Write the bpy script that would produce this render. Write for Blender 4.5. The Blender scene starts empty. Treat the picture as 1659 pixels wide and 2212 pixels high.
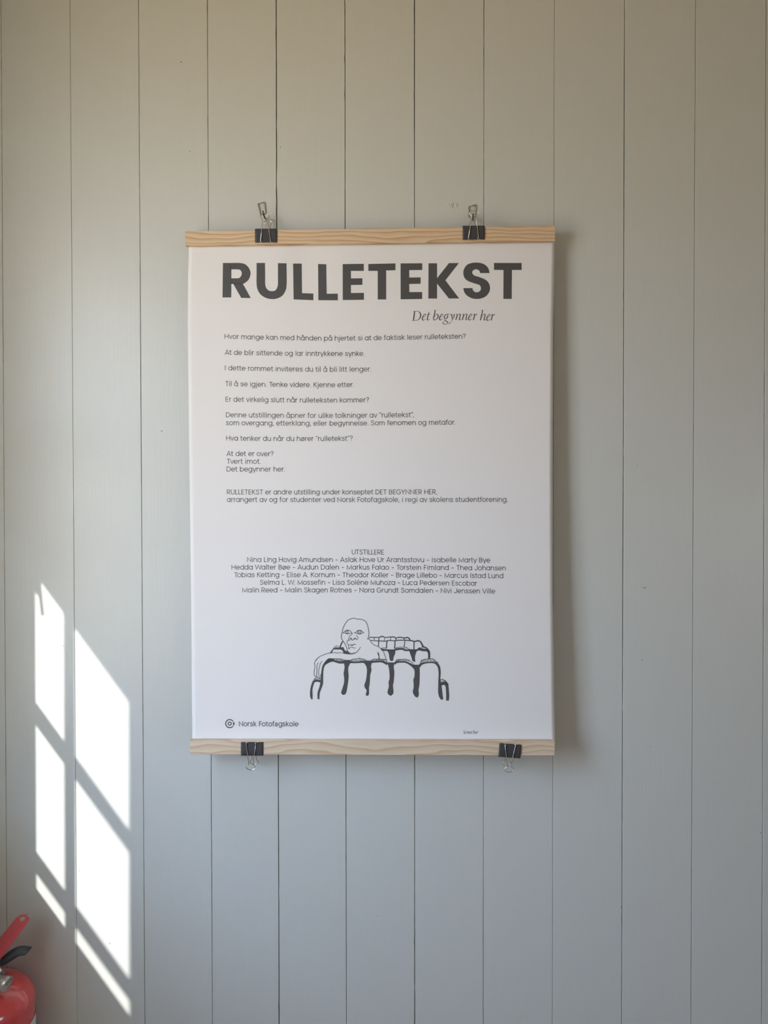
import bpy, bmesh, math, random
from mathutils import Vector, Matrix
from mathutils.geometry import tessellate_polygon

random.seed(7)
SC = bpy.context.scene
COL = SC.collection

# ------------------------------------------------------------------ camera
FW, FH = 1659.0, 2212.0
FPX = 1534.0                       # focal length in pixels
CAM_D, CAM_Z, PITCH = 1.16, 1.50, math.radians(0.52)
cam_data = bpy.data.cameras.new('camera')
cam_data.sensor_fit = 'VERTICAL'
cam_data.sensor_height = 36.0
cam_data.lens = 36.0 * FPX / FH
cam_data.clip_start = 0.01
cam = bpy.data.objects.new('camera', cam_data)
COL.objects.link(cam)
cam.location = (0, -CAM_D, CAM_Z)
cam.rotation_euler = (math.radians(90) - PITCH, 0, 0)
SC.camera = cam

# ------------------------------------------------------------------ render look
SC.view_settings.view_transform = 'Standard'
SC.view_settings.look = 'None'
SC.view_settings.exposure = 0.08
SC.view_settings.gamma = 1.0
SC.view_settings.use_curve_mapping = False
SC.render.engine = 'CYCLES'
SC.cycles.max_bounces = 10
SC.cycles.diffuse_bounces = 7
SC.cycles.transparent_max_bounces = 12
SC.cycles.sample_clamp_indirect = 6.0
SC.cycles.caustics_reflective = False
SC.cycles.caustics_refractive = False
SC.cycles.use_denoising = True

# ------------------------------------------------------------------ daylight
SKY_LOW = (0.78, 0.65, 0.44)      # sunlit ground seen through the window
SKY_MID = (0.88, 0.93, 1.0)
SKY_HIGH = (1.16, 1.58, 2.3)
SKY_STRENGTH = 11.8
SUN_STRENGTH = 5.5
SUN_K, SUN_SLOPE = 0.39, 1.38      # dx/dy and -dz/dx of the sun's rays

world = bpy.data.worlds.new('daylight')
SC.world = world
world.use_nodes = True
nt = world.node_tree
nt.nodes.clear()
tc = nt.nodes.new('ShaderNodeTexCoord')
sep = nt.nodes.new('ShaderNodeSeparateXYZ')
mr = nt.nodes.new('ShaderNodeMapRange')
mr.inputs['From Min'].default_value = -1
mr.inputs['From Max'].default_value = 1
ramp = nt.nodes.new('ShaderNodeValToRGB')
ramp.color_ramp.elements[0].position = 0.30
ramp.color_ramp.elements[0].color = (*SKY_LOW, 1)
ramp.color_ramp.elements[1].position = 0.75
ramp.color_ramp.elements[1].color = (*SKY_HIGH, 1)
e = ramp.color_ramp.elements.new(0.50)
e.color = (*SKY_MID, 1)
bg = nt.nodes.new('ShaderNodeBackground')
bg.inputs['Strength'].default_value = SKY_STRENGTH
wo = nt.nodes.new('ShaderNodeOutputWorld')
nt.links.new(tc.outputs['Generated'], sep.inputs[0])
nt.links.new(sep.outputs['Z'], mr.inputs['Value'])
nt.links.new(mr.outputs['Result'], ramp.inputs['Fac'])
nt.links.new(ramp.outputs['Color'], bg.inputs['Color'])
nt.links.new(bg.outputs[0], wo.inputs[0])

sun_data = bpy.data.lights.new('sun', 'SUN')
sun_data.energy = SUN_STRENGTH
sun_data.angle = math.radians(0.55)
sun_data.color = (1.0, 0.985, 0.96)
sun = bpy.data.objects.new('sun', sun_data)
COL.objects.link(sun)
sun.location = (-2.2, -4.5, 4.0)
sun_dir = Vector((SUN_K, 1.0, -SUN_SLOPE * SUN_K)).normalized()
sun.rotation_euler = sun_dir.to_track_quat('-Z', 'Y').to_euler()


# ------------------------------------------------------------------ pixel -> place
def W(px, py, y=0.0):
    """point on the plane at depth y that the camera sees at this pixel"""
    cx, cz = (px - FW / 2) / FPX, -(py - FH / 2) / FPX
    c, s = math.cos(PITCH), math.sin(PITCH)
    d = Vector((cx, c + cz * s, cz * c - s))
    t = (y + CAM_D) / d.y
    return Vector((0, -CAM_D, CAM_Z)) + d * t


MM = 0.001

# ------------------------------------------------------------------ materials


def new_mat(name):
    m = bpy.data.materials.new(name)
    m.use_nodes = True
    return m, m.node_tree, m.node_tree.nodes['Principled BSDF']


def plain(name, col, rough=0.5, metal=0.0, spec=0.5, coat=0.0):
    m, t, b = new_mat(name)
    b.inputs['Base Color'].default_value = (*col, 1)
    b.inputs['Roughness'].default_value = rough
    b.inputs['Metallic'].default_value = metal
    b.inputs['Specular IOR Level'].default_value = spec
    b.inputs['Coat Weight'].default_value = coat
    return m


def N(t, kind, **kw):
    n = t.nodes.new(kind)
    for k, v in kw.items():
        if k in n.inputs:
            n.inputs[k].default_value = v
        else:
            setattr(n, k, v)
    return n


def paint_material(name, col, rough, axis_scale):
    """brushed paint over vertical boards"""
    m, t, b = new_mat(name)
    geo = N(t, 'ShaderNodeNewGeometry')
    mp = N(t, 'ShaderNodeMapping')
    mp.inputs['Scale'].default_value = axis_scale
    t.links.new(geo.outputs['Position'], mp.inputs['Vector'])
    n1 = N(t, 'ShaderNodeTexNoise', Scale=1.0, Detail=6.0, Roughness=0.65)
    t.links.new(mp.outputs[0], n1.inputs['Vector'])
    n2 = N(t, 'ShaderNodeTexNoise', Scale=5.0, Detail=3.0)
    t.links.new(geo.outputs['Position'], n2.inputs['Vector'])
    mixc = N(t, 'ShaderNodeMix', data_type='RGBA')
    mixc.inputs['A'].default_value = (*[c * 0.97 for c in col], 1)
    mixc.inputs['B'].default_value = (*[min(1, c * 1.03) for c in col], 1)
    t.links.new(n1.outputs['Fac'], mixc.inputs['Factor'])
    t.links.new(mixc.outputs['Result'], b.inputs['Base Color'])
    bump = N(t, 'ShaderNodeBump', Strength=0.35, Distance=0.0006)
    t.links.new(n1.outputs['Fac'], bump.inputs['Height'])
    t.links.new(bump.outputs[0], b.inputs['Normal'])
    rr = N(t, 'ShaderNodeMapRange')
    rr.inputs['To Min'].default_value = rough
    rr.inputs['To Max'].default_value = rough + 0.05
    t.links.new(n2.outputs['Fac'], rr.inputs['Value'])
    t.links.new(rr.outputs['Result'], b.inputs['Roughness'])
    b.inputs['Specular IOR Level'].default_value = 0.5
    return m


WALL_COL = (0.60, 0.615, 0.585)
M_WALL = paint_material('painted_board', WALL_COL, 0.29, (420, 420, 9))
M_SIDE = paint_material('painted_side_wall', (0.74, 0.73, 0.69), 0.5, (300, 300, 9))
M_CEIL = paint_material('painted_ceiling', (0.70, 0.58, 0.43), 0.6, (60, 12, 60))
M_CHIP = plain('paint_chip', (0.10, 0.10, 0.09), 0.8)
M_TRIM = plain('window_paint', (0.75, 0.75, 0.73), 0.4)


def wood_material(name, light, dark, scale, seed, rough=0.55, amp=2.2):
    m, t, b = new_mat(name)
    tcn = N(t, 'ShaderNodeTexCoord')
    mp = N(t, 'ShaderNodeMapping')
    mp.inputs['Location'].default_value = (seed, seed * 0.37, seed * 0.71)
    t.links.new(tcn.outputs['Object'], mp.inputs['Vector'])
    warp = N(t, 'ShaderNodeMapping')
    warp.inputs['Scale'].default_value = (9.0, 30.0, 34.0)
    t.links.new(mp.outputs[0], warp.inputs['Vector'])
    nz = N(t, 'ShaderNodeTexNoise', Scale=1.0, Detail=2.0, Roughness=0.45)
    t.links.new(warp.outputs[0], nz.inputs['Vector'])
    sp = N(t, 'ShaderNodeSeparateXYZ')
    t.links.new(mp.outputs[0], sp.inputs[0])
    a = N(t, 'ShaderNodeMath', operation='MULTIPLY')
    a.inputs[1].default_value = scale
    t.links.new(sp.outputs['Z'], a.inputs[0])
    bmul = N(t, 'ShaderNodeMath', operation='MULTIPLY_ADD')
    bmul.inputs[1].default_value = amp
    t.links.new(nz.outputs['Fac'], bmul.inputs[0])
    t.links.new(a.outputs[0], bmul.inputs[2])
    fr = N(t, 'ShaderNodeMath', operation='FRACT')
    t.links.new(bmul.outputs[0], fr.inputs[0])
    cr = N(t, 'ShaderNodeValToRGB')
    el = cr.color_ramp.elements
    el[0].position = 0.0
    el[0].color = (*light, 1)
    el[1].position = 1.0
    el[1].color = (*light, 1)
    x = el.new(0.55)
    x.color = (*[(l * 0.55 + d * 0.45) for l, d in zip(light, dark)], 1)
    x = el.new(0.84)
    x.color = (*dark, 1)
    x = el.new(0.93)
    x.color = (*[(l * 0.75 + d * 0.25) for l, d in zip(light, dark)], 1)
    t.links.new(fr.outputs[0], cr.inputs['Fac'])
    # fine fibres
    fm = N(t, 'ShaderNodeMapping')
    fm.inputs['Scale'].default_value = (40, 900, 900)
    t.links.new(mp.outputs[0], fm.inputs['Vector'])
    fn = N(t, 'ShaderNodeTexNoise', Scale=1.0, Detail=3.0)
    t.links.new(fm.outputs[0], fn.inputs['Vector'])
    fmr = N(t, 'ShaderNodeMapRange')
    fmr.inputs['To Min'].default_value = 0.93
    fmr.inputs['To Max'].default_value = 1.05
    t.links.new(fn.outputs['Fac'], fmr.inputs['Value'])
    hv = N(t, 'ShaderNodeHueSaturation')
    t.links.new(fmr.outputs['Result'], hv.inputs['Value'])
    t.links.new(cr.outputs['Color'], hv.inputs['Color'])
    t.links.new(hv.outputs[0], b.inputs['Base Color'])
    bump = N(t, 'ShaderNodeBump', Strength=0.2, Distance=0.0003)
    t.links.new(fn.outputs['Fac'], bump.inputs['Height'])
    t.links.new(bump.outputs[0], b.inputs['Normal'])
    b.inputs['Roughness'].default_value = rough
    return m


PINE_L, PINE_D = (0.72, 0.56, 0.38), (0.52, 0.31, 0.16)
M_PINE = wood_material('pine_upper', PINE_L, PINE_D, 150, 0.31, amp=3.4)
M_PINE2 = wood_material('pine_lower', (0.72, 0.60, 0.45), (0.56, 0.40, 0.26), 105, 2.73, amp=3.2)
M_FLOOR = wood_material('floor_boards', (0.50, 0.33, 0.18), (0.36, 0.22, 0.11), 12, 5.1, 0.4)


def paper_material():
    m, t, b = new_mat('poster_paper')
    geo = N(t, 'ShaderNodeNewGeometry')
    n = N(t, 'ShaderNodeTexNoise', Scale=900.0, Detail=3.0)
    t.links.new(geo.outputs['Position'], n.inputs['Vector'])
    bump = N(t, 'ShaderNodeBump', Strength=0.10, Distance=0.0003)
    t.links.new(n.outputs['Fac'], bump.inputs['Height'])
    t.links.new(bump.outputs[0], b.inputs['Normal'])
    b.inputs['Base Color'].default_value = (0.80, 0.78, 0.775, 1)
    b.inputs['Roughness'].default_value = 0.75
    b.inputs['Specular IOR Level'].default_value = 0.3
    return m


M_PAPER = paper_material()
M_INK = plain('black_ink', (0.078, 0.076, 0.078), 0.6, spec=0.5)
M_BLACK = plain('black_clip_steel', (0.055, 0.055, 0.062), 0.36)
M_CHROME = plain('nickel_wire', (0.78, 0.76, 0.72), 0.22, metal=1.0)
M_RED = plain('red_enamel', (0.66, 0.075, 0.08), 0.22, coat=0.5)
M_REDP = plain('red_lever', (0.66, 0.10, 0.12), 0.35)
M_DGREY = plain('dark_plastic', (0.05, 0.06, 0.07), 0.5)
M_BRASS = plain('nickel_valve', (0.62, 0.61, 0.58), 0.3, metal=1.0)
M_DIAL = plain('dial_face', (0.42, 0.43, 0.41), 0.35)
M_LABEL = plain('label_paper', (0.75, 0.75, 0.72), 0.4)
M_PIN = plain('white_pin', (0.85, 0.85, 0.83), 0.35)
M_RUBBER = plain('black_hose', (0.03, 0.03, 0.03), 0.6)
M_HOOKTIP = plain('dark_hook_tip', (0.09, 0.085, 0.07), 0.5)


def clear_plastic():
    m, t, b = new_mat('clear_plastic')
    b.inputs['Base Color'].default_value = (0.34, 0.34, 0.30, 1)
    b.inputs['Roughness'].default_value = 0.3
    b.inputs['Alpha'].default_value = 0.75
    return m


def clear_film():
    m, t, b = new_mat('clear_plastic_plate')
    b.inputs['Base Color'].default_value = (0.6, 0.6, 0.56, 1)
    b.inputs['Roughness'].default_value = 0.25
    b.inputs['Alpha'].default_value = 0.06
    return m


M_CLEAR, M_FILM = clear_plastic(), clear_film()


def glass_material():
    m, t, b = new_mat('window_glass')
    out = t.nodes['Material Output']
    t.nodes.remove(b)
    tr = N(t, 'ShaderNodeBsdfTransparent')
    tr.inputs['Color'].default_value = (0.96, 0.97, 0.96, 1)
    gl = N(t, 'ShaderNodeBsdfGlossy', Roughness=0.02)
    mix = N(t, 'ShaderNodeMixShader')
    mix.inputs[0].default_value = 0.07
    t.links.new(tr.outputs[0], mix.inputs[1])
    t.links.new(gl.outputs[0], mix.inputs[2])
    t.links.new(mix.outputs[0], out.inputs['Surface'])
    return m


M_GLASS = glass_material()


# ------------------------------------------------------------------ object helpers
def link_mesh(name, verts, faces, mats, parent=None, smooth=False, face_mats=None):
    me = bpy.data.meshes.new(name)
    me.from_pydata([tuple(v) for v in verts], [], faces)
    me.update()
    o = bpy.data.objects.new(name, me)
    COL.objects.link(o)
    for m in (mats if isinstance(mats, (list, tuple)) else [mats]):
        me.materials.append(m)
    if face_mats:
        for p, k in zip(me.polygons, face_mats):
            p.material_index = k
    if smooth:
        for p in me.polygons:
            p.use_smooth = True
    if parent is not None:
        set_parent(o, parent)
    return o


def set_parent(o, parent):
    o.parent = parent
    o.matrix_parent_inverse = parent_world(parent).inverted()


def parent_world(p):
    m = p.matrix_basis.copy()
    if p.parent:
        m = parent_world(p.parent) @ p.matrix_parent_inverse @ m
    return m


def empty(name, loc, rot=(0, 0, 0)):
    o = bpy.data.objects.new(name, None)
    o.empty_display_size = 0.02
    COL.objects.link(o)
    o.location = loc
    o.rotation_euler = rot
    return o


def tag(o, label, cat, group=None):
    o['label'] = label
    o['category'] = cat
    if group:
        o['group'] = group
    return o


class MB:
    def __init__(self):
        self.v, self.f, self.fm = [], [], []

    def add(self, verts, faces, mat=0):
        n = len(self.v)
        self.v += [Vector(p) for p in verts]
        self.f += [tuple(i + n for i in f) for f in faces]
        self.fm += [mat] * len(faces)

    def box(self, a, b, mat=0):
        x0, y0, z0 = a
        x1, y1, z1 = b
        self.add([(x0, y0, z0), (x1, y0, z0), (x1, y1, z0), (x0, y1, z0),
                  (x0, y0, z1), (x1, y0, z1), (x1, y1, z1), (x0, y1, z1)],
                 [(0, 3, 2, 1), (4, 5, 6, 7), (0, 1, 5, 4), (1, 2, 6, 5), (2, 3, 7, 6), (3, 0, 4, 7)], mat)

    def hexa(self, front, depth, mat=0):
        """front: 4 corners seen from -y (tl, tr, br, bl); extruded by +y depth"""
        fr = [Vector(p) for p in front]
        bk = [p + Vector((0, depth, 0)) for p in fr]
        self.add(fr + bk, [(3, 2, 1, 0), (4, 5, 6, 7), (0, 1, 5, 4), (1, 2, 6, 5), (2, 3, 7, 6), (3, 0, 4, 7)], mat)

    def prism(self, outline, off, mat=0):
        """planar outline (3-D points), extruded by vector off"""
        n = len(outline)
        a = [Vector(p) for p in outline]
        b = [p + Vector(off) for p in a]
        tris = tessellate_polygon([a])
        fs = [tuple(t) for t in tris] + [tuple(i + n for i in reversed(t)) for t in tris]
        fs += [(i, (i + 1) % n, (i + 1) % n + n, i + n) for i in range(n)]
        self.add(a + b, fs, mat)

    def tube(self, pts, r, seg=10, closed=False, mat=0, caps=True):
        pts = [Vector(p) for p in pts]
        n = len(pts)
        rs = r if isinstance(r, (list, tuple)) else [r] * n
        up = None
        rings = []
        for i in range(n):
            if closed:
                d = pts[(i + 1) % n] - pts[i - 1]
            else:
                d = pts[min(i + 1, n - 1)] - pts[max(i - 1, 0)]
            d.normalize()
            if up is None:
                up = d.orthogonal().normalized()
            up = (up - d * up.dot(d))
            if up.length < 1e-6:
                up = d.orthogonal()
            up.normalize()
            s = d.cross(up)
            rings.append([pts[i] + (up * math.cos(2 * math.pi * k / seg) + s * math.sin(2 * math.pi * k / seg)) * rs[i]
                          for k in range(seg)])
        v = [p for ring in rings for p in ring]
        f = []
        for i in range(n if closed else n - 1):
            j = (i + 1) % n
            for k in range(seg):
                k2 = (k + 1) % seg
                f.append((i * seg + k, i * seg + k2, j * seg + k2, j * seg + k))
        if caps and not closed:
            f.append(tuple(range(seg - 1, -1, -1)))
            f.append(tuple((n - 1) * seg + k for k in range(seg)))
        self.add(v, f, mat)

    def lathe(self, prof, origin, axis=(0, 0, 1), seg=48, mat=0):
        """prof: (radius, height) pairs"""
        ax = Vector(axis).normalized()
        u = ax.orthogonal().normalized()
        w = ax.cross(u)
        o = Vector(origin)
        v, f = [], []
        for r, h in prof:
            for k in range(seg):
                a = 2 * math.pi * k / seg
                v.append(o + ax * h + (u * math.cos(a) + w * math.sin(a)) * max(r, 1e-5))
        for i in range(len(prof) - 1):
            for k in range(seg):
                k2 = (k + 1) % seg
                f.append((i * seg + k, i * seg + k2, (i + 1) * seg + k2, (i + 1) * seg + k))
        f.append(tuple(range(seg - 1, -1, -1)))
        f.append(tuple((len(prof) - 1) * seg + k for k in range(seg)))
        self.add(v, f, mat)

    def build(self, name, mats, parent=None, smooth=False, bevel=0.0, auto=None):
        o = link_mesh(name, self.v, self.f, mats, parent, smooth, self.fm)
        bm = bmesh.new()
        bm.from_mesh(o.data)
        bmesh.ops.recalc_face_normals(bm, faces=bm.faces)
        bm.to_mesh(o.data)
        bm.free()
        if bevel:
            md = o.modifiers.new('bevel', 'BEVEL')
            md.width = bevel
            md.segments = 3
            md.limit_method = 'ANGLE'
            md.angle_limit = math.radians(40)
        if auto:
            for p in o.data.polygons:
                p.use_smooth = True
            o.data.set_sharp_from_angle(angle=math.radians(auto))
        return o


def catmull(pts, sub=6, closed=False):
    """smooth interpolation through n-tuples"""
    n = len(pts)
    out = []
    rng = range(n if closed else n - 1)
    for i in rng:
        if closed:
            p0, p1, p2, p3 = pts[i - 1], pts[i], pts[(i + 1) % n], pts[(i + 2) % n]
        else:
            p0, p1, p2, p3 = pts[max(i - 1, 0)], pts[i], pts[i + 1], pts[min(i + 2, n - 1)]
        for k in range(sub):
            t = k / sub
            out.append(tuple(0.5 * ((2 * b) + (-a + c) * t + (2 * a - 5 * b + 4 * c - d) * t * t
                                    + (-a + 3 * b - 3 * c + d) * t ** 3)
                             for a, b, c, d in zip(p0, p1, p2, p3)))
    if not closed:
        out.append(tuple(pts[-1]))
    return out


def lerp_table(tab, x):
    if x <= tab[0][0]:
        return tab[0][1]
    for (a, va), (b, vb) in zip(tab, tab[1:]):
        if x <= b:
            return va + (vb - va) * (x - a) / (b - a)
    return tab[-1][1]


# ------------------------------------------------------------------ the room
X_L, X_R, Y_F, Z_C = -0.742, 2.30, -3.30, 2.55
WIN_X = -0.75                                   # plane of the glazing bars
BAR_T = 0.008


def struct(o):
    o['kind'] = 'structure'
    return o


# back wall: tongued boards, each board edge slightly eased, gaps between
SEAMS = [(-148, -131), (2, 16), (151, 167), (299, 313), (448, 459), (596.5, 603), (745, 748.5), (895.5, 896),
         (1045.5, 1044), (1197.5, 1193), (1349.5, 1343), (1502.5, 1492.5), (1655.5, 1645.5), (1807, 1797)]
GAPS = [.8, .55, .35, .6, .75, 1.3, .95, 1.2, .7, .40, 1.05, .55, .8, .8]    # millimetres
DEPTH = [0, .2, .1, -.2, .1, -.3, .2, 0, .3, -.1, .2, -.2, .3, 0, 0]             # board faces do not sit flush


def seam_line(i):
    t, b = SEAMS[i]
    pt, pb = W(t, 0), W(b, FH)
    k = (pt.x - pb.x) / (pt.z - pb.z)
    return lambda z: pb.x + k * (z - pb.z)


lines = [(lambda z: X_L)]
gl = [0.0]
for i in range(len(SEAMS)):
    if seam_line(i)(1.5) > X_L + 0.01:
        lines.append(seam_line(i))
        gl.append(GAPS[i])
x_last = lines[-1](1.5)
while x_last + 0.115 < X_R:
    x_last += 0.115
    lines.append(lambda z, x=x_last: x)
    gl.append(1.2)
lines.append(lambda z: X_R)
gl.append(0.0)
wb = MB()
NZ = 260


def wander(half_gap):
    """how far a board edge strays from its line; paint bridges the gap here and there"""
    knots = [random.uniform(-.35, .3) for _ in range(14)]
    sm = catmull([(k,) for k in knots], 20)
    out = []
    for k in range(NZ + 1):
        v = sm[min(len(sm) - 1, int(k / NZ * (len(sm) - 1)))][0] * half_gap + random.uniform(-.05, .05) * MM
        if random.random() < .03:
            v = -half_gap * random.uniform(.7, 1.0)
        out.append(v)
    return out


for i in range(len(lines) - 1):
    la, lb = lines[i], lines[i + 1]
    ga, gb = gl[i] / 2 * MM, gl[i + 1] / 2 * MM
    off = -DEPTH[i % len(DEPTH)] * 0.6 * MM
    c = 0.55 * MM
    sec = [('a', 0.0, 0.012), ('a', 0.0, c), ('a', c * 0.7, 0.0), ('b', -c * 0.7, 0.0), ('b', 0.0, c), ('b', 0.0, 0.012)]
    vs, fs = [], []
    ja, jb = wander(ga), wander(gb)
    for k in range(NZ + 1):
        z = Z_C * k / NZ
        xa, xb = la(z) + ga + (ja[k] if ga else 0), lb(z) - gb + (jb[k] if gb else 0)
        for s, dx, dy in sec:
            vs.append(((xa if s == 'a' else xb) + dx, dy + off, z))
    m = len(sec)
    for k in range(NZ):
        for j in range(m - 1):
            fs.append((k * m + j, k * m + j + 1, (k + 1) * m + j + 1, (k + 1) * m + j))
    wb.add(vs, fs, 0)
wb.box((X_L, 0.010, 0), (X_R, 0.05, Z_C), 0)
# small knocks and chips in the paint
CHIPS = [(391, 134, 2, 3, 10), (409.5, 327, 1.5, 2, 0), (349, 931, 3.4, 1.6, 0), (1393, 1270, 6, 1.6, 20),
         (1377, 1005, 2, 1.5, 30), (1404.5, 1613.5, 1.6, 1.6, 0), (1643, 1799, 1.6, 3, 0), (815, 1978, 1.6, 1.8, 0),
         (237, 2038, 1.2, 4.5, -20), (579, 52, 1, 2.5, 0), (606, 318, 0.9, 3, 0), (172, 1881, 2, 1.4, 0),
         (1387, 1425, 1.8, 2.5, -30), (1387, 1268, 2, 1.6, -40), (1196, 308, 2.2, 1.4, 0), (137, 1395, 1, 3, -20),
         (1342, 1960, 1.2, 3, 0), (508, 272, 1.6, .9, 40)]
for px, py, w, h, rot in CHIPS:
    cpt = W(px, py, -0.0004)
    n = 10
    a0 = math.radians(rot)
    rim, out = [], []
    for k in range(n):
        a = 2 * math.pi * k / n
        q = random.uniform(.75, 1.2)
        dx, dz = w * q * math.cos(a) * .5 * 0.756 * MM, h * q * math.sin(a) * .5 * 0.756 * MM
        dx, dz = dx * math.cos(a0) - dz * math.sin(a0), dx * math.sin(a0) + dz * math.cos(a0)
        rim.append(cpt + Vector((dx, 0, dz)))
        out.append(cpt + Vector((dx * 1.5, 0.0006, dz * 1.5)))
    wb.add(rim + out, [tuple(range(n))], 1)
    wb.add(rim + out, [(k, (k + 1) % n, (k + 1) % n + n, k + n) for k in range(n)], 0)
# raised paint marks beside the right hook
for pts in ([(969, 440), (968.5, 444), (972, 448), (974.5, 446)], [(973.5, 438), (976, 448), (978, 450)], [(978.5, 438), (977, 444)],
            [(983, 441), (986.5, 446)], [(986, 440), (987.5, 443), (985, 447)]):
    wb.tube([W(x, y, -0.0001) for x, y in catmull(pts, 4)], 0.0009, 6, mat=0)
wall_back = struct(wb.build('wall_back', [M_WALL, M_CHIP]))

# sun-patch geometry gives the window's bars (see the light that falls on the wall)
Z_AT = lambda px, py, xw: W(px, py).z + SUN_SLOPE * (W(px, py).x - xw)
x_in, x_out = WIN_X + BAR_T / 2, WIN_X - BAR_T / 2
D_AT = lambda px, xw: (W(px, 1700).x - xw) / SUN_K
y_l0, y_l1 = -D_AT(78, x_in), -D_AT(139, x_out)         # first column of panes
y_r0, y_r1 = -D_AT(163, x_in), -D_AT(278, x_out)        # second column
z_top = Z_AT(163, 1360, x_out)
bars_z = [(Z_AT(163, 1634, x_in), Z_AT(163, 1684, x_out)), (Z_AT(163, 1955, x_in), Z_AT(163, 2003, x_out))]
SILL_X = -0.690
z_sill = Z_AT(163, 2034, SILL_X)
z_bot = z_sill + 0.026
FRM = 0.045
oy0, oy1 = y_l0 + FRM, y_r1 - FRM               # wall opening (y), nearer the back wall first
z_head = 2.13                                   # upper lights, kept out of the sun by the added eave
oz0, oz1 = z_sill - 0.004, z_head + FRM

wl = MB()
XO = X_L - 0.012
wl.box((XO, oy0, 0), (X_L, 0.05, Z_C))
wl.box((XO, Y_F, 0), (X_L, oy1, Z_C))
wl.box((XO, oy1, 0), (X_L, oy0, oz0))
wl.box((XO, oy1, oz1), (X_L, oy0, Z_C))
struct(wl.build('wall_left', M_SIDE))
FILL_W = (-2.68, -1.98, 1.08, 1.72)                  # unseen window added in the right wall to give fill light
m = MB()
m.box((X_R, FILL_W[1], 0), (X_R + .03, 0.05, Z_C))
m.box((X_R, Y_F, 0), (X_R + .03, FILL_W[0], Z_C))
m.box((X_R, FILL_W[0], 0), (X_R + .03, FILL_W[1], FILL_W[2]))
m.box((X_R, FILL_W[0], FILL_W[3]), (X_R + .03, FILL_W[1], Z_C))
struct(m.build('wall_right', M_SIDE))
fill_win = empty('added_fill_window', (X_R, (FILL_W[0] + FILL_W[1]) / 2, FILL_W[2]))
fill_win['kind'] = 'structure'
m = MB()
for a, b in (((FILL_W[0], FILL_W[2]), (FILL_W[0] + .05, FILL_W[3])), ((FILL_W[1] - .05, FILL_W[2]), (FILL_W[1], FILL_W[3])), ((FILL_W[0] + .05, FILL_W[2]), (FILL_W[1] - .05, FILL_W[2] + .05)),
             ((FILL_W[0] + .05, FILL_W[3] - .05), (FILL_W[1] - .05, FILL_W[3])), ((-2.345, FILL_W[2] + .05), (-2.305, FILL_W[3] - .05))):
    m.box((X_R + .005, a[0], a[1]), (X_R + .025, b[0], b[1]))
struct(m.build('window_frame', M_TRIM, fill_win))
m = MB()
m.add([(X_R + .015, FILL_W[0], FILL_W[2]), (X_R + .015, FILL_W[1], FILL_W[2]), (X_R + .015, FILL_W[1], FILL_W[3]), (X_R + .015, FILL_W[0], FILL_W[3])], [(0, 1, 2, 3)])
struct(m.build('window_pane', M_GLASS, fill_win))
pd2 = bpy.data.lights.new('window_portal', 'AREA')
pd2.shape = 'RECTANGLE'
pd2.size, pd2.size_y = FILL_W[1] - FILL_W[0], FILL_W[3] - FILL_W[2]
pd2.cycles.is_portal = True
po2 = bpy.data.objects.new('window_portal', pd2)
COL.objects.link(po2)
po2.location = (X_R + 0.04, (FILL_W[0] + FILL_W[1]) / 2, (FILL_W[2] + FILL_W[3]) / 2)
po2.rotation_euler = (math.radians(90), 0, math.radians(90))
m = MB()
m.box((XO, Y_F - .08, 0), (X_R + .08, Y_F, Z_C))
struct(m.build('wall_front', M_SIDE))
m = MB()
m.box((XO, Y_F - .08, -.06), (X_R + .08, .05, 0))
struct(m.build('floor', M_FLOOR))
m = MB()
m.box((XO, Y_F - .08, Z_C), (X_R + .08, .05, Z_C + .06))
struct(m.build('ceiling', M_CEIL))

win = empty('window_1', (WIN_X, (oy0 + oy1) / 2, oz0))
win['kind'] = 'structure'
m = MB()
fx0, fx1 = x_out, x_in
m.box((fx0, y_l0, oz0), (fx1, oy0, oz1))
m.box((fx0, oy1, oz0), (fx1, y_r1, oz1))
m.box((x_out, y_r1, z_top), (fx1, y_l0, z_top + .042))
m.box((x_out, y_r1, z_head), (fx1, y_l0, oz1))
m.box((fx0, y_r1, oz0), (fx1, y_l0, z_bot))
m.box((x_out, y_r0, z_bot), (x_in, y_l1, z_top))
m.box((x_out, y_r0, z_top + .042), (x_in, y_l1, z_head))
for zt, zb in [(max(a, b), min(a, b)) for a, b in bars_z]:
    m.box((x_out, y_r1, zb), (x_in, y_l0, zt))
struct(m.build('window_frame', M_TRIM, win))
m = MB()
m.box((X_L - .01, oy1 - .03, z_sill - .022), (SILL_X, -0.24, z_sill))
struct(m.build('window_sill', M_TRIM, win))
m = MB()
rows = [(z_bot, min(bars_z[1])), (max(bars_z[1]), min(bars_z[0])), (max(bars_z[0]), z_top), (z_top + .042, z_head)]
for a, b in rows:
    for ya, yb in ((y_l1, y_l0), (y_r1, y_r0)):
        m = MB()
        m.add([(WIN_X, ya, a), (WIN_X, yb, a), (WIN_X, yb, b), (WIN_X, ya, b)], [(0, 1, 2, 3)])
        struct(m.build('window_pane', M_GLASS, win))
m = MB()
z_eave = z_top + .015 + SUN_SLOPE * 0.42
m.box((x_out - 0.42, Y_F, z_eave), (XO, 0.05, z_eave + .03))
struct(m.build('sun_block_eave', M_TRIM))  # unseen eave slab, added to block the sun above the transom
# small catch at the top corner of the frame
m = MB()
cat = []
for px, py in [(66, 1225), (83, 1236), (92, 1330), (88.5, 1330), (84, 1290), (66, 1268)]:
    p = W(px, py)
    cat.append((x_in, -(p.x - x_in) / SUN_K, p.z + SUN_SLOPE * (p.x - x_in)))
m.prism(cat, (0.003, 0, 0))
struct(m.build('window_catch', M_TRIM, win))

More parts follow.
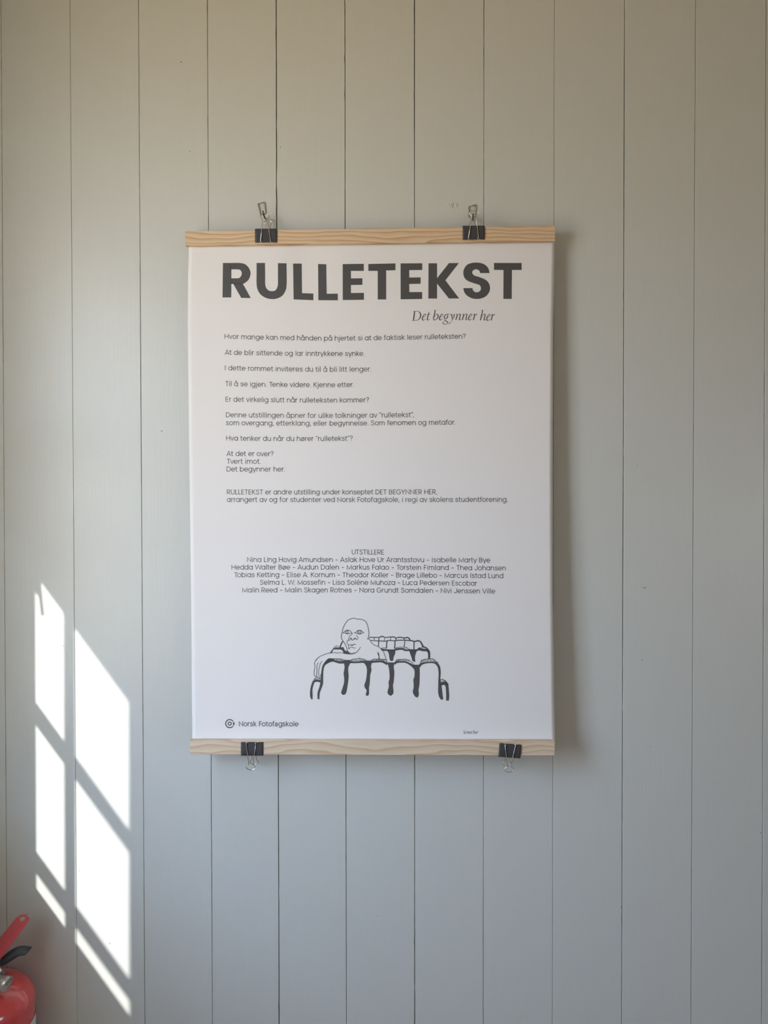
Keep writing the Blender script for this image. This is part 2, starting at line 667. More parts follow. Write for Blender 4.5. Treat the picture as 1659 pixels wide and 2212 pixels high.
# daylight portal in the opening (guides the sky light, adds none)
pd = bpy.data.lights.new('window_portal', 'AREA')
pd.shape = 'RECTANGLE'
pd.size, pd.size_y = abs(oy1 - oy0), abs(oz1 - oz0)
pd.cycles.is_portal = True
po = bpy.data.objects.new('window_portal', pd)
COL.objects.link(po)
po.location = (x_out - 0.04, (oy0 + oy1) / 2, (oz0 + oz1) / 2)
po.rotation_euler = (math.radians(90), 0, math.radians(-90))

# ------------------------------------------------------------------ the poster sheet
Y_TOP, Y_BOT = -0.0185, -0.0345
Z_TOPR, Z_BOTR = W(800, 527, Y_TOP).z, W(800, 1598, Y_BOT).z


def paper_y(x, z):
    u = (Z_TOPR - z) / (Z_TOPR - Z_BOTR)
    y = Y_TOP + (Y_BOT - Y_TOP) * u
    top = math.exp(-max(0, Z_TOPR - z) / 0.045)
    ramp_in = 1 - math.exp(-max(0, Z_TOPR - z) / 0.015)
    for x0, w, a in ((-.165, .018, -2.2), (-.118, .022, 2.4), (-.07, .024, -1.6), (.05, .05, 1.2)):
        y += a * MM * math.exp(-((x - x0) / w) ** 2) * top * ramp_in
    y -= 4.0 * MM * math.exp(-max(0, z - Z_BOTR) / 0.011) - 4.0 * MM * 0
    y += 5.0 * MM * math.sin(math.pi * min(1, max(0, u))) * (1 - (x / .32) ** 2) * 0.8
    return y


def P(px, py, lift=0.0):
    y = -0.03
    for _ in range(5):
        q = W(px, py, y)
        y = paper_y(q.x, q.z) - lift
    return W(px, py, y)


L_EDGE = [(515, 408.3), (530, 408), (600, 406), (700, 405.5), (1000, 409), (1300, 413), (1610, 415.5)]
R_EDGE = [(505, 1199), (530, 1198.6), (700, 1195.5), (1000, 1193.5), (1300, 1194.5), (1500, 1197), (1610, 1199.3)]
NU, NV = 90, 150
pv, pf = [], []
for j in range(NV + 1):
    t = j / NV
    for i in range(NU + 1):
        s = i / NU
        y0 = 524 - 10 * s
        py = y0 + (1602 - y0) * t
        px = lerp_table(L_EDGE, py) * (1 - s) + lerp_table(R_EDGE, py) * s
        pv.append(P(px, py))
for j in range(NV):
    for i in range(NU):
        a = j * (NU + 1) + i
        pf.append((a, a + NU + 1, a + NU + 2, a + 1))
pc = P(800, 1600)
poster = empty('poster', pc)
tag(poster, 'white exhibition poster with big dark headline hanging between two pine slats', 'poster')
sheet = link_mesh('sheet', pv, pf, M_PAPER, poster, smooth=True)
md = sheet.modifiers.new('thickness', 'SOLIDIFY')
md.thickness = 0.00025
md.offset = -1


class Print:
    """flat ink shapes given in photo pixels, laid on the sheet"""

    def __init__(self):
        self.v, self.f = [], []

    def poly(self, pts):
        n = len(self.v)
        self.v += [(p[0], p[1]) for p in pts]
        for t in tessellate_polygon([[Vector((p[0], p[1], 0)) for p in pts]]):
            self.f.append(tuple(n + i for i in t))

    def ribbon(self, pts, closed=False):
        """pts: (x, y, width)"""
        q = [pts[0]]
        for p in pts[1:]:
            if math.hypot(p[0] - q[-1][0], p[1] - q[-1][1]) > 1e-4:
                q.append(p)
        if closed and math.hypot(q[0][0] - q[-1][0], q[0][1] - q[-1][1]) < 1e-4:
            q.pop()
        n = len(q)
        if n < 2:
            return
        base = len(self.v)
        for i in range(n):
            def dirn(a, b):
                dx, dy = b[0] - a[0], b[1] - a[1]
                l = math.hypot(dx, dy) or 1
                return dx / l, dy / l
            d1 = dirn(q[i - 1], q[i]) if (i > 0 or closed) else None
            d2 = dirn(q[i], q[(i + 1) % n]) if (i < n - 1 or closed) else None
            d1, d2 = d1 or d2, d2 or d1
            nx, ny = -(d1[1] + d2[1]), d1[0] + d2[0]
            l = math.hypot(nx, ny)
            if l < 1e-3:
                nx, ny, l = -d1[1], d1[0], 1
            nx, ny = nx / l, ny / l
            cs = max(0.45, -d1[1] * nx + d1[0] * ny)
            h = q[i][2] / 2 / cs
            self.v += [(q[i][0] + nx * h, q[i][1] + ny * h), (q[i][0] - nx * h, q[i][1] - ny * h)]
        for i in range(n if closed else n - 1):
            a, b = base + 2 * i, base + 2 * ((i + 1) % n)
            self.f.append((a, b, b + 1, a + 1))

    def build(self, name, parent=None):
        # cut long faces up so that the ink follows the bent sheet
        tris = []
        for f in self.f:
            tris += [tuple(f)] if len(f) == 3 else [(f[0], f[1], f[2]), (f[0], f[2], f[3])]
        v, out, mid = list(self.v), [], {}

        def half(a, b):
            k = (min(a, b), max(a, b))
            if k not in mid:
                mid[k] = len(v)
                v.append(((v[a][0] + v[b][0]) / 2, (v[a][1] + v[b][1]) / 2))
            return mid[k]
        while tris:
            t = tris.pop()
            d = [(math.hypot(v[t[i]][0] - v[t[(i + 1) % 3]][0], v[t[i]][1] - v[t[(i + 1) % 3]][1]), i) for i in range(3)]
            L, i = max(d)
            if L < 9:
                out.append(t)
                continue
            a, b, c = t[i], t[(i + 1) % 3], t[(i + 2) % 3]
            h = half(a, b)
            tris += [(a, h, c), (h, b, c)]
        vs = [P(x, y, 0.00016) for x, y in v]
        return link_mesh(name, vs, out, M_INK, parent or sheet)


def xf(ox, oy, s):
    return lambda p: (ox + p[0] / s, oy + p[1] / s) + ((p[2] / s,) if len(p) > 2 else ())


def smooth_poly(pts, corner=50, sub=5):
    """closed outline: curves stay curves, real corners stay corners"""
    n = len(pts)
    sharp = []
    for i in range(n):
        a, b, c = pts[i - 1], pts[i], pts[(i + 1) % n]
        a1 = math.atan2(b[1] - a[1], b[0] - a[0])
        a2 = math.atan2(c[1] - b[1], c[0] - b[0])
        d = abs((a2 - a1 + math.pi) % (2 * math.pi) - math.pi)
        sharp.append(d > math.radians(corner))
    if not any(sharp):
        return catmull(pts, sub, True)
    k0 = sharp.index(True)
    order = list(range(k0, n)) + list(range(0, k0)) + [k0]
    out, run = [], [pts[order[0]]]
    for i in order[1:]:
        run.append(pts[i])
        if sharp[i]:
            out += catmull(run, sub if len(run) > 2 else 1)[:-1]
            run = [pts[i]]
    return out


# --- headline
h1, h2, h3 = xf(470, 555, 7.541), xf(690, 555, 7.541), xf(910, 555, 7.541)
pr = Print()
pr.poly([h1(p) for p in [(87, 98), (225, 98), (221, 661), (80, 661)]])
pr.poly([h1(p) for p in smooth_poly([(200, 98), (350, 98), (440, 115), (500, 165), (533, 235), (533, 300), (505, 370),
                                     (460, 412), (410, 435), (200, 440), (200, 348), (335, 347), (372, 325), (392, 285),
                                     (390, 245), (365, 212), (325, 203), (200, 203)])])
pr.poly([h1(p) for p in [(250, 430), (405, 424), (541, 670), (385, 668)]])
pr.poly([h1(p) for p in smooth_poly([(635, 98), (772, 98), (775, 300), (775, 440), (790, 500), (830, 545), (885, 558), (940, 545), (970, 500),
                                     (983, 440), (983, 300), (983, 101), (1122, 104), (1125, 300), (1125, 440), (1110, 540), (1060, 625), (985, 672),
                                     (900, 687), (800, 672), (710, 620), (655, 540), (635, 440), (635, 300)])])
pr.poly([h1(p) for p in [(1230, 108), (1370, 108), (1375, 590), (1560, 597), (1560, 705), (1238, 692)]])
pr.poly([h2(p) for p in [(-22, 115), (112, 120), (118, 600), (300, 598), (300, 707), (-18, 705)]])
pr.poly([h2(p) for p in [(378, 117), (723, 112), (723, 227), (513, 227), (513, 350), (700, 347), (700, 455), (513, 458),
                         (513, 588), (725, 585), (725, 698), (380, 702)]])
pr.poly([h2(p) for p in [(797, 115), (1238, 105), (1238, 217), (1087, 220), (1087, 693), (950, 693), (950, 227), (797, 227)]])
pr.poly([h2(p) for p in [(1322, 105), (1675, 103), (1675, 213), (1463, 215), (1463, 335), (1648, 333), (1648, 437),
                         (1463, 440), (1463, 573), (1673, 572), (1673, 685), (1323, 690)]])
pr.poly([h3(p) for p in [(118, 103), (257, 103), (257, 678), (115, 678)]])
pr.poly([h3(p) for p in [(250, 356), (450, 100), (612, 100), (392, 382), (618, 677), (450, 677), (250, 424)]])
pr.poly([h3(p) for p in smooth_poly([
    (1112, 263), (960, 263), (945, 225), (915, 205), (880, 203), (845, 220), (830, 250), (840, 280), (870, 305), (950, 330),
    (1040, 368), (1095, 420), (1120, 490), (1110, 560), (1065, 630), (990, 672), (905, 685), (820, 672), (740, 625), (700, 570),
    (685, 508), (832, 508), (845, 545), (875, 572), (915, 575), (955, 555), (972, 520), (965, 480), (940, 455), (880, 435),
    (790, 405), (730, 370), (695, 320), (685, 250), (700, 190), (745, 130), (815, 100), (900, 92), (990, 105), (1060, 145), (1098, 200)])])
pr.poly([h3(p) for p in [(1185, 98), (1635, 98), (1635, 212), (1477, 212), (1473, 685), (1337, 683), (1340, 212), (1185, 210)]])
pr.build('headline')

# --- italic tagline, drawn with a broad pen
IT = {
    'D': [[(130, 146, 20), (120, 225, 22), (108, 306, 20)], [(104, 146, 7), (150, 144, 7), (190, 147, 9), (222, 166, 16), (238, 205, 22),
          (229, 252, 18), (200, 290, 11), (160, 307, 8), (110, 309, 7)], [(80, 312, 6), (105, 307, 9), (140, 309, 7)]],
    'e': [[(275, 258, 7), (308, 238, 7), (330, 210, 9), (322, 197, 11), (303, 201, 11), (280, 235, 14), (267, 275, 18),
           (277, 300, 16), (297, 299, 10), (325, 279, 5)]],
    't': [[(392, 152, 8), (372, 215, 17), (357, 278, 18), (362, 300, 14), (383, 296, 8), (398, 285, 5)], [(352, 201, 8), (412, 198, 8)]],
    'b': [[(500, 118, 12), (492, 160, 17), (480, 220, 18), (469, 270, 17), (476, 298, 14), (500, 298, 10), (532, 275, 14), (550, 232, 19),
           (544, 202, 15), (524, 196, 9), (500, 217, 7), (478, 255, 5)], [(474, 134, 4), (502, 119, 8)]],
    'g': [[(702, 194, 10), (674, 220, 15), (662, 258, 17), (680, 280, 10), (706, 270, 15), (721, 235, 16), (720, 205, 10), (702, 194, 8)],
          [(712, 199, 7), (735, 197, 9), (753, 195, 8)],
          [(676, 278, 6), (664, 296, 8), (686, 314, 14), (716, 334, 16), (722, 355, 12), (700, 372, 9), (665, 375, 11), (638, 362, 13),
           (640, 340, 9), (662, 322, 7), (688, 312, 6)]],
    'y': [[(764, 216, 4), (784, 195, 10), (794, 213, 17), (799, 250, 15), (801, 290, 10)],
          [(838, 193, 16), (838, 225, 15), (818, 275, 9), (790, 322, 7), (765, 354, 8), (742, 368, 15)]],
    'n': [[(868, 210, 4), (892, 194, 10), (886, 235, 17), (867, 300, 17)], [(879, 258, 5), (908, 212, 6), (938, 193, 12), (949, 204, 16),
          (940, 245, 16), (930, 285, 17), (939, 299, 11), (962, 285, 5)]],
    'r': [[(1180, 212, 4), (1205, 194, 10), (1199, 235, 17), (1182, 302, 17)], [(1192, 255, 5), (1215, 213, 8), (1232, 198, 12), (1250, 203, 17)]],
    'h': [[(1348, 118, 12), (1341, 160, 17), (1328, 220, 18), (1308, 306, 17)], [(1322, 134, 4), (1350, 119, 8)],
          [(1316, 270, 5), (1348, 218, 6), (1382, 196, 12), (1394, 210, 16), (1384, 250, 16), (1372, 290, 17), (1381, 303, 11), (1406, 289, 5)]],
    'm': [[(868, 210, 4), (892, 194, 10), (886, 235, 17), (867, 300, 17)], [(879, 258, 5), (905, 212, 6), (930, 193, 12), (938, 204, 16),
          (931, 245, 16), (914, 300, 17)], [(926, 258, 5), (956, 212, 6), (984, 193, 12), (993, 204, 16), (984, 245, 16), (974, 285, 17), (983, 299, 11), (1006, 285, 5)]],
    'S': [[(452, 165, 9), (415, 148, 9), (370, 158, 12), (352, 195, 18), (375, 232, 20), (405, 265, 18), (385, 298, 12), (340, 305, 9), (305, 285, 10)]],
}
pr = Print()
tg = xf(880, 655, 8.295)


def italic(pr, ch, fn, dx=0, dy=0):
    for st in IT[ch]:
        pr.ribbon([fn((x + dx, y + dy, w)) for x, y, w in catmull(st, 5)])


for ch, dx, dy in [('D', 0, 0), ('e', 0, 0), ('t', 0, 0), ('b', 0, 0), ('e', 307, -2), ('g', 0, 0), ('y', 0, 0), ('n', 0, 0), ('n', 117, 0),
                   ('e', 828, -2), ('r', 0, 0), ('h', 0, 0), ('e', 1154, 6), ('r', 318, 6)]:
    italic(pr, ch, tg, dx, dy)
pr.build('tagline')

pr = Print()
SMALL = 8.295 / 0.36
for ch, x_ref, x_px in [('S', 300, 999.2), ('e', 266, 1003.9), ('m', 868, 1008.3), ('e', 266, 1015), ('r', 1182, 1018.1), ('h', 1308, 1022.3),
                        ('e', 266, 1027), ('r', 1182, 1030.2)]:
    fn = lambda p: (x_px + (p[0] - x_ref) / SMALL, 1585 + (p[1] - 302) / SMALL, max(.5, p[2] / SMALL * 1.15))
    italic(pr, ch, fn)
pr.build('small_caption')


# --- body text: a geometric single-line alphabet, cap height 0.70
def arc(cx, cy, rx, ry, a0, a1, n=18):
    return [(cx + rx * math.cos(math.radians(a0 + (a1 - a0) * k / n)), cy + ry * math.sin(math.radians(a0 + (a1 - a0) * k / n)))
            for k in range(n + 1)]


XH, R0, CY = 0.55, 0.236, 0.274


def ring(cx, r=R0, cy=CY):
    return arc(cx, cy, r, r, 0, 360, 28)


def arch(x0, x1, top=0.512, spring=0.30):
    c, r = (x0 + x1) / 2, (x1 - x0) / 2
    return arc(c, spring, r, top - spring, 180, 0, 14) + [(x1, 0)]


def dot(cx, cy, r=0.026):
    return [(cx - r, cy), (cx + r, cy)]


DOT = 'dot'
G = {
    ' ': (0.285, []),
    'a': (0.64, [ring(.305), [(.543, XH), (.543, 0)]]),
    'b': (0.64, [[(.095, .74), (.095, 0)], ring(.333)]),
    'c': (0.57, [arc(.30, CY, R0, R0, 42, 318, 22)]),
    'd': (0.64, [ring(.305), [(.543, .74), (.543, 0)]]),
    'e': (0.60, [[(.07, CY)] + [(.53, CY)] + arc(.30, CY, R0, R0, 6, 322, 24)]),
    'f': (0.33, [[(.135, 0), (.135, .58)] + arc(.265, .58, .13, .135, 180, 100, 8) + [(.31, .715)], [(.02, .51), (.29, .51)]]),
    'g': (0.64, [ring(.305), [(.543, XH), (.543, .02)] + arc(.305, .02, .238, .20, 0, -150, 14)]),
    'h': (0.60, [[(.095, .74), (.095, 0)], [(.095, .27)] + arch(.095, .505)]),
    'i': (0.235, [[(.118, XH), (.118, 0)], (DOT, .118, .69)]),
    'j': (0.245, [[(.128, XH), (.128, -.09)] + arc(.018, -.09, .11, .105, 0, -90, 8) + [(-.03, -.195)], (DOT, .128, .69)]),
    'k': (0.51, [[(.095, .74), (.095, 0)], [(.43, XH), (.13, .265)], [(.19, .33), (.45, 0)]]),
    'l': (0.235, [[(.118, .74), (.118, 0)]]),
    'm': (0.90, [[(.095, XH), (.095, 0)], [(.095, .29)] + arch(.095, .45, spring=.33), [(.45, .29)] + arch(.45, .805, spring=.33)]),
    'n': (0.60, [[(.095, XH), (.095, 0)], [(.095, .27)] + arch(.095, .505)]),
    'o': (0.60, [ring(.30)]),
    'p': (0.64, [[(.095, XH), (.095, -.20)], ring(.333)]),
    'r': (0.36, [[(.095, XH), (.095, 0)], [(.095, .27)] + arc(.29, .30, .195, .212, 180, 80, 10)]),
    's': (0.50, [catmull([(.415, .40), (.36, .48), (.25, .512), (.135, .475), (.10, .395), (.15, .325), (.26, .285), (.375, .24), (.42, .155),
                          (.36, .065), (.25, .038), (.12, .075), (.075, .165)], 4)]),
    't': (0.355, [[(.14, .69), (.14, .16)] + arc(.26, .16, .12, .122, 180, 270, 8) + [(.32, .038)], [(.02, .51), (.31, .51)]]),
    'u': (0.60, [[(.09, XH), (.09, .25)] + arc(.295, .25, .205, .212, 180, 360, 14), [(.50, XH), (.50, 0)]]),
    'v': (0.51, [[(.035, XH), (.255, .03), (.475, XH)]]),
    'w': (0.74, [[(.03, XH), (.20, .03), (.37, .52), (.54, .03), (.71, XH)]]),
    'y': (0.52, [[(.035, XH), (.27, .0)], [(.49, XH), (.18, -.20)]]),
    'z': (0.46, [[(.06, .512), (.395, .512), (.06, .04), (.41, .04)]]),
    'A': (0.66, [[(.03, 0), (.33, .685), (.63, 0)], [(.13, .205), (.53, .205)]]),
    'B': (0.60, [[(.10, .70), (.10, 0)], [(.10, .662), (.30, .662)] + arc(.32, .515, .15, .147, 80, -90, 12) + [(.10, .368)],
                 [(.30, .368)] + arc(.335, .203, .175, .165, 85, -90, 12) + [(.10, .038)]]),
    'D': (0.68, [[(.10, .0), (.10, .662), (.28, .662)] + arc(.285, .35, .325, .312, 85, -90, 18) + [(.10, .038)]]),
    'E': (0.53, [[(.46, .662), (.10, .662), (.10, .038), (.46, .038)], [(.10, .36), (.43, .36)]]),
    'F': (0.50, [[(.45, .662), (.10, .662), (.10, 0)], [(.10, .36), (.41, .36)]]),
    'G': (0.76, [arc(.385, .35, .32, .32, 42, 335, 24) + [(.70, .33), (.40, .33)]]),
    'H': (0.70, [[(.10, .70), (.10, 0)], [(.60, .70), (.60, 0)], [(.10, .36), (.60, .36)]]),
    'I': (0.25, [[(.125, .70), (.125, 0)]]),
    'J': (0.52, [[(.42, .70), (.42, .20)] + arc(.24, .21, .18, .172, 0, -170, 14)]),
    'K': (0.60, [[(.10, .70), (.10, 0)], [(.52, .70), (.12, .36)], [(.20, .42), (.54, 0)]]),
    'L': (0.46, [[(.10, .70), (.10, .038), (.42, .038)]]),
    'M': (0.84, [[(.10, 0), (.10, .63), (.42, .08), (.74, .63), (.74, 0)]]),
    'N': (0.72, [[(.10, 0), (.10, .64), (.62, .06), (.62, .70)]]),
    'P': (0.59, [[(.10, .0), (.10, .662), (.31, .662)] + arc(.33, .48, .175, .182, 85, -90, 12) + [(.10, .298)]]),
    'R': (0.60, [[(.10, .0), (.10, .662), (.31, .662)] + arc(.33, .48, .175, .182, 85, -90, 12) + [(.10, .298)], [(.29, .298), (.51, 0)]]),
    'S': (0.60, [catmull([(.50, .52), (.44, .62), (.30, .668), (.16, .625), (.115, .52), (.16, .43), (.30, .365), (.45, .305), (.51, .195),
                          (.45, .08), (.30, .033), (.14, .08), (.085, .19)], 4)]),
    'T': (0.56, [[(.03, .662), (.53, .662)], [(.28, .662), (.28, 0)]]),
    'U': (0.68, [[(.095, .70), (.095, .26)] + arc(.34, .26, .245, .225, 180, 360, 16) + [(.585, .70)]]),
    'V': (0.66, [[(.03, .70), (.33, .04), (.63, .70)]]),
    'W': (0.98, [[(.03, .70), (.255, .05), (.49, .66), (.725, .05), (.95, .70)]]),
    'Y': (0.62, [[(.03, .70), (.31, .32), (.59, .70)], [(.31, .32), (.31, 0)]]),
    '.': (0.21, [(DOT, .10, .04)]),
    ',': (0.22, [[(.14, .09), (.07, -.10)]]),
    '?': (0.52, [catmull([(.08, .53), (.12, .63), (.25, .69), (.39, .64), (.42, .52), (.35, .42), (.26, .34), (.25, .20)], 4), (DOT, .25, .045)]),
    '-': (0.47, [[(.07, .30), (.40, .30)]]),
    '“': (0.30, [[(.06, .56), (.11, .72)], [(.19, .56), (.24, .72)]]),
    '”': (0.30, [[(.06, .56), (.11, .72)], [(.19, .56), (.24, .72)]]),
}
G['å'] = (0.64, G['a'][1] + [arc(.305, .70, .062, .062, 0, 360, 14)])
G['ø'] = (0.60, G['o'][1] + [[(.09, .02), (.51, .53)]])
G['é'] = (0.60, G['e'][1] + [[(.26, .62), (.36, .745)]])
# narrower alphabet for the school's sign-off
G2 = dict(G)
G2['a'] = (0.56, [catmull([(.10, .39), (.15, .48), (.26, .515), (.38, .47), (.42, .37)], 4) + [(.42, 0)],
                  catmull([(.42, .30), (.25, .30), (.12, .25), (.085, .15), (.13, .06), (.23, .035), (.34, .07), (.42, .16)], 4)])
G2['g'] = (0.60, G['g'][1])
G2['k'] = (0.53, G['k'][1])
G2['o'] = (0.61, [ring(.305)])
KERN = {('T', 'e'): -.10, ('T', 'v'): -.06, ('T', 'o'): -.10, ('T', 'i'): -.02, ('W', 'a'): -.05, ('W', '.'): -.06, ('r', '.'): -.06, ('r', ','): -.06,
        ('F', 'a'): -.05, ('F', 'o'): -.04, ('V', 'i'): -.02, ('L', '.'): -.02, ('A', '.'): 0, ('K', 'o'): -.03, ('K', 'e'): -.03, ('R', 'o'): -.01,
        ('”', ','): -.05, ('y', 'k'): 0, ('k', 'e'): -.02, ('k', 'o'): -.02, ('v', 'e'): -.02, ('o', 'v'): -.02, ('r', 'a'): -.02}


def baseline(tab, x):
    if len(tab) < 3:
        return lerp_table(tab, x)
    n = len(tab)
    xs, ys = [p[0] for p in tab], [p[1] for p in tab]
    if n == 3:
        r = 0
        for i in range(3):
            l = ys[i]
            for j in range(3):
                if j != i:
                    l *= (x - xs[j]) / (xs[i] - xs[j])
            r += l
        return r
    pts = catmull(tab, 8)
    return lerp_table(pts, x)


def text_line(pr, s, x0, x1, base, em=15.2, weight=0.082, font=G):
    adv, pens = 0.0, []
    for i, ch in enumerate(s):
        if i and (s[i - 1], ch) in KERN:
            adv += KERN[(s[i - 1], ch)]
        pens.append(adv)
        adv += font[ch][0]

    def ext(strokes):
        xs = []
        for st in strokes:
            xs += [st[1]] if st[0] == DOT else [p[0] for p in st]
        return min(xs) - weight / 2, max(xs) + weight / 2
    g0 = pens[0] + ext(font[s[0]][1])[0]
    g1 = pens[-1] + ext(font[s[-1]][1])[1]
    sx = (x1 - x0) / (g1 - g0)
    for ch, pen in zip(s, pens):
        for st in font[ch][1]:
            if st[0] == DOT:
                r = weight * 0.62
                cx, cy = st[1], st[2]
                pr.poly([(x0 + (pen + cx - g0 + r * math.cos(a)) * sx, baseline(base, x0 + (pen + cx - g0) * sx) - (cy + r * math.sin(a)) * em)
                         for a in [2 * math.pi * k / 10 for k in range(10)]])
                continue
            q = []
            for gx, gy in st:
                X = x0 + (pen + gx - g0) * sx
                q.append((X, baseline(base, X) - gy * em, weight * em))
            closed = len(q) > 8 and math.hypot(q[0][0] - q[-1][0], q[0][1] - q[-1][1]) < 0.02
            # make straight strokes follow the sagging line too
            pr.ribbon(q, closed)
    return sx


BODY = [
    ("Hvor mange kan med hånden på hjertet si at de faktisk leser rulleteksten?", 485.1, 1005.9,
     [(485, 731.7), (602, 734.4), (709, 735.9), (817, 734.9), (911, 733), (1006, 731.6)]),
    ("At de blir sittende og lar inntrykkene synke.", 485.4, 787, [(485, 766.2), (582, 767.8), (703, 769.1), (787, 768.9)]),
    ("I dette rommet inviteres du til å bli litt lenger.", 485.9, 800.8, [(486, 799.8), (589, 801.9), (719, 803.1), (801, 802.3)]),
    ("Til å se igjen. Tenke videre. Kjenne etter.", 486.1, 763.4, [(486, 834), (589, 835.7), (719, 836.5), (763, 836)]),
    ("Er det virkelig slutt når rulleteksten kommer?", 487.2, 797.1, [(487, 867.6), (605, 869.2), (719, 869.7), (797, 868.8)]),
    ("Denne utstillingen åpner for ulike tolkninger av “rulletekst”,", 488, 894.3, [(488, 901.3), (589, 902.3), (711, 902.8), (786, 902.3), (895, 901.1)]),
    ("som overgang, etterklang, eller begynnelse. Som fenomen og metafor.", 488, 983.1,
     [(488, 918.4), (621, 919.4), (719, 919.5), (826, 918.7), (983, 917.3)]),
    ("Hva tenker du når du hører “rulletekst”?", 488.3, 761.9, [(488, 951.6), (711, 952.6), (762, 952.2)]),
    ("At det er over?", 489, 590.9, [(489, 985), (591, 985.5)]),
    ("Tvert imot.", 489.3, 563, [(489, 1001.8), (563, 1002)]),
    ("Det begynner her.", 489.6, 614.6, [(489, 1018.5), (615, 1018.8)]),
    ("RULLETEKST er andre utstilling under konseptet DET BEGYNNER HER,", 490.2, 944.3, [(490, 1068), (788, 1068.1), (944, 1067.6)]),
    ("arrangert av og for studenter ved Norsk Fotofagskole, i regi av skolens studentforening.", 490, 1096.7,
     [(490, 1084.4), (798, 1084.5), (1097, 1084.2)]),
]
CREDITS = [
    ("UTSTILLERE", 760, 829.6, [(760, 1197.7), (830, 1198)]),
    ("Nina Ling Hovig Amundsen - Aslak Hove Ur Arantsstovu - Isabelle Marty Bye", 533.9, 1059, [(534, 1214.1), (768, 1214.2), (1059, 1215.2)]),
    ("Hedda Walter Bøe - Audun Dalen - Markus Falao - Torstein Fimland - Thea Johansen", 500.1, 1092.5, [(500, 1230.6), (815, 1230.7), (1092, 1232.4)]),
    ("Tobias Ketting - Elise A. Kornum - Theodor Koller - Brage Lillebo - Marcus Istad Lund", 505.3, 1087, [(505, 1247), (796, 1247.2), (1087, 1249.2)]),
    ("Selma L. W. Mossefin - Lisa Soléne Muhoza - Luca Pedersen Escobar", 561.6, 1031, [(561, 1263.4), (795, 1263.5), (1031, 1265.4)]),
    ("Malin Reed - Malin Skagen Rotnes - Nora Grundt Somdalen - Nivi Jenssen Ville", 523.6, 1069.7, [(523, 1279.8), (830, 1280.2), (1070, 1282.4)]),
]
for s, x0, x1, base in BODY:
    pr = Print()
    text_line(pr, s, x0, x1, base)
    pr.build('text_line')
for s, x0, x1, base in CREDITS:
    pr = Print()
    text_line(pr, s, x0, x1, base)
    pr.build('credit_line')

# --- round mark and name at the foot
pr = Print()
lx, ly = 496.2, 1563.2
pr.ribbon([(lx + 8.75 * math.cos(math.radians(a)), ly - 8.75 * math.sin(math.radians(a)), 2.3) for a in range(36, 325, 6)])
pr.ribbon([(lx + 3.35 * math.cos(math.radians(a)), ly - 3.35 * math.sin(math.radians(a)), 2.2) for a in range(0, 360, 12)], True)
pr.poly([(503.3, 1559.1), (504.6, 1558.7), (507.3, 1563.4), (504.6, 1567.8), (503.3, 1567.4)])
text_line(pr, "Norsk Fotofagskole", 516, 645, [(516, 1568.9), (645, 1569.2)], em=15.4, weight=0.098, font=G2)
pr.build('emblem')

# --- line drawing: bald figure leaning over rows of theatre seats
A, B, C_, D_ = xf(640, 1310, 9.217), xf(650, 1420, 9.217), xf(800, 1360, 9.217), xf(810, 1420, 9.217)
pr = Print()


def line(fn, pts, w=None, sub=5, closed=False):
    pts = [(p[0], p[1], w if w else p[2]) for p in pts]
    pr.ribbon([fn(p) for p in catmull(pts, sub, closed)], closed)


def blob(fn, pts):
    pr.poly([fn(p) for p in smooth_poly(pts, 62, 4)])


line(A, [(1010, 850), (995, 800), (950, 715), (905, 650), (897, 590), (915, 500), (935, 420), (990, 320), (1045, 265), (1140, 235), (1220, 252),
         (1290, 255), (1370, 290), (1410, 350), (1430, 420), (1445, 500), (1443, 580), (1430, 630), (1415, 655)], 13)
line(A, [(1008, 845, 12), (1030, 900, 14), (1080, 940, 22), (1140, 935, 20), (1200, 913, 13), (1240, 866, 12), (1282, 808, 10)])
line(A, [(925, 530), (975, 488), (1020, 472), (1060, 476), (1090, 503), (1114, 527)], 12)
line(A, [(925, 528), (980, 530), (1010, 547), (1050, 541), (1114, 526)], 12)
line(A, [(1010 + 30 * math.cos(a), 505 + 30 * math.sin(a)) for a in [k * math.pi / 5 for k in range(10)]], 11, 3, True)
line(A, [(1005, 480), (1012, 505)], 18)
line(A, [(1150, 525), (1185, 515), (1220, 480), (1260, 472), (1300, 485), (1325, 512), (1350, 520)], 11)
line(A, [(1160, 525), (1200, 535), (1250, 552), (1290, 545), (1345, 520)], 11)
line(A, [(1256 + 36 * math.cos(a), 510 + 36 * math.sin(a)) for a in [k * math.pi / 5 for k in range(10)]], 12, 3, True)
line(A, [(1256 + 16 * math.cos(a), 510 + 16 * math.sin(a)) for a in [k * math.pi / 4 for k in range(8)]], 8, 3, True)
line(A, [(1112, 527), (1105, 560), (1060, 595), (1045, 640), (1038, 672), (1060, 672), (1072, 650), (1082, 630), (1098, 632), (1108, 665), (1130, 672),
         (1148, 645), (1170, 628), (1188, 645), (1207, 660), (1225, 635), (1225, 605), (1205, 588), (1188, 590)], 11)
line(A, [(1068, 655), (1082, 640), (1096, 652), (1098, 668)], 7)
line(A, [(1150, 660), (1168, 642), (1180, 655)], 7)
line(A, [(1038, 672), (1010, 697), (1012, 735), (1040, 775), (1040, 835), (1056, 842), (1075, 815), (1105, 808), (1140, 825), (1182, 828)], 11)
line(A, [(1040, 778, 9), (1080, 758, 12), (1110, 776, 20), (1150, 752, 14), (1190, 760, 10)])
line(C_, [(-20, 185), (-5, 215), (20, 255), (60, 297), (100, 317), (150, 335), (200, 375), (260, 440), (290, 520), (330, 630)], 12)
line(A, [(1075, 952), (1000, 942), (950, 937), (880, 920), (820, 928), (770, 918), (700, 926), (600, 942), (540, 965), (470, 995), (420, 1040), (375, 1095)], 11)
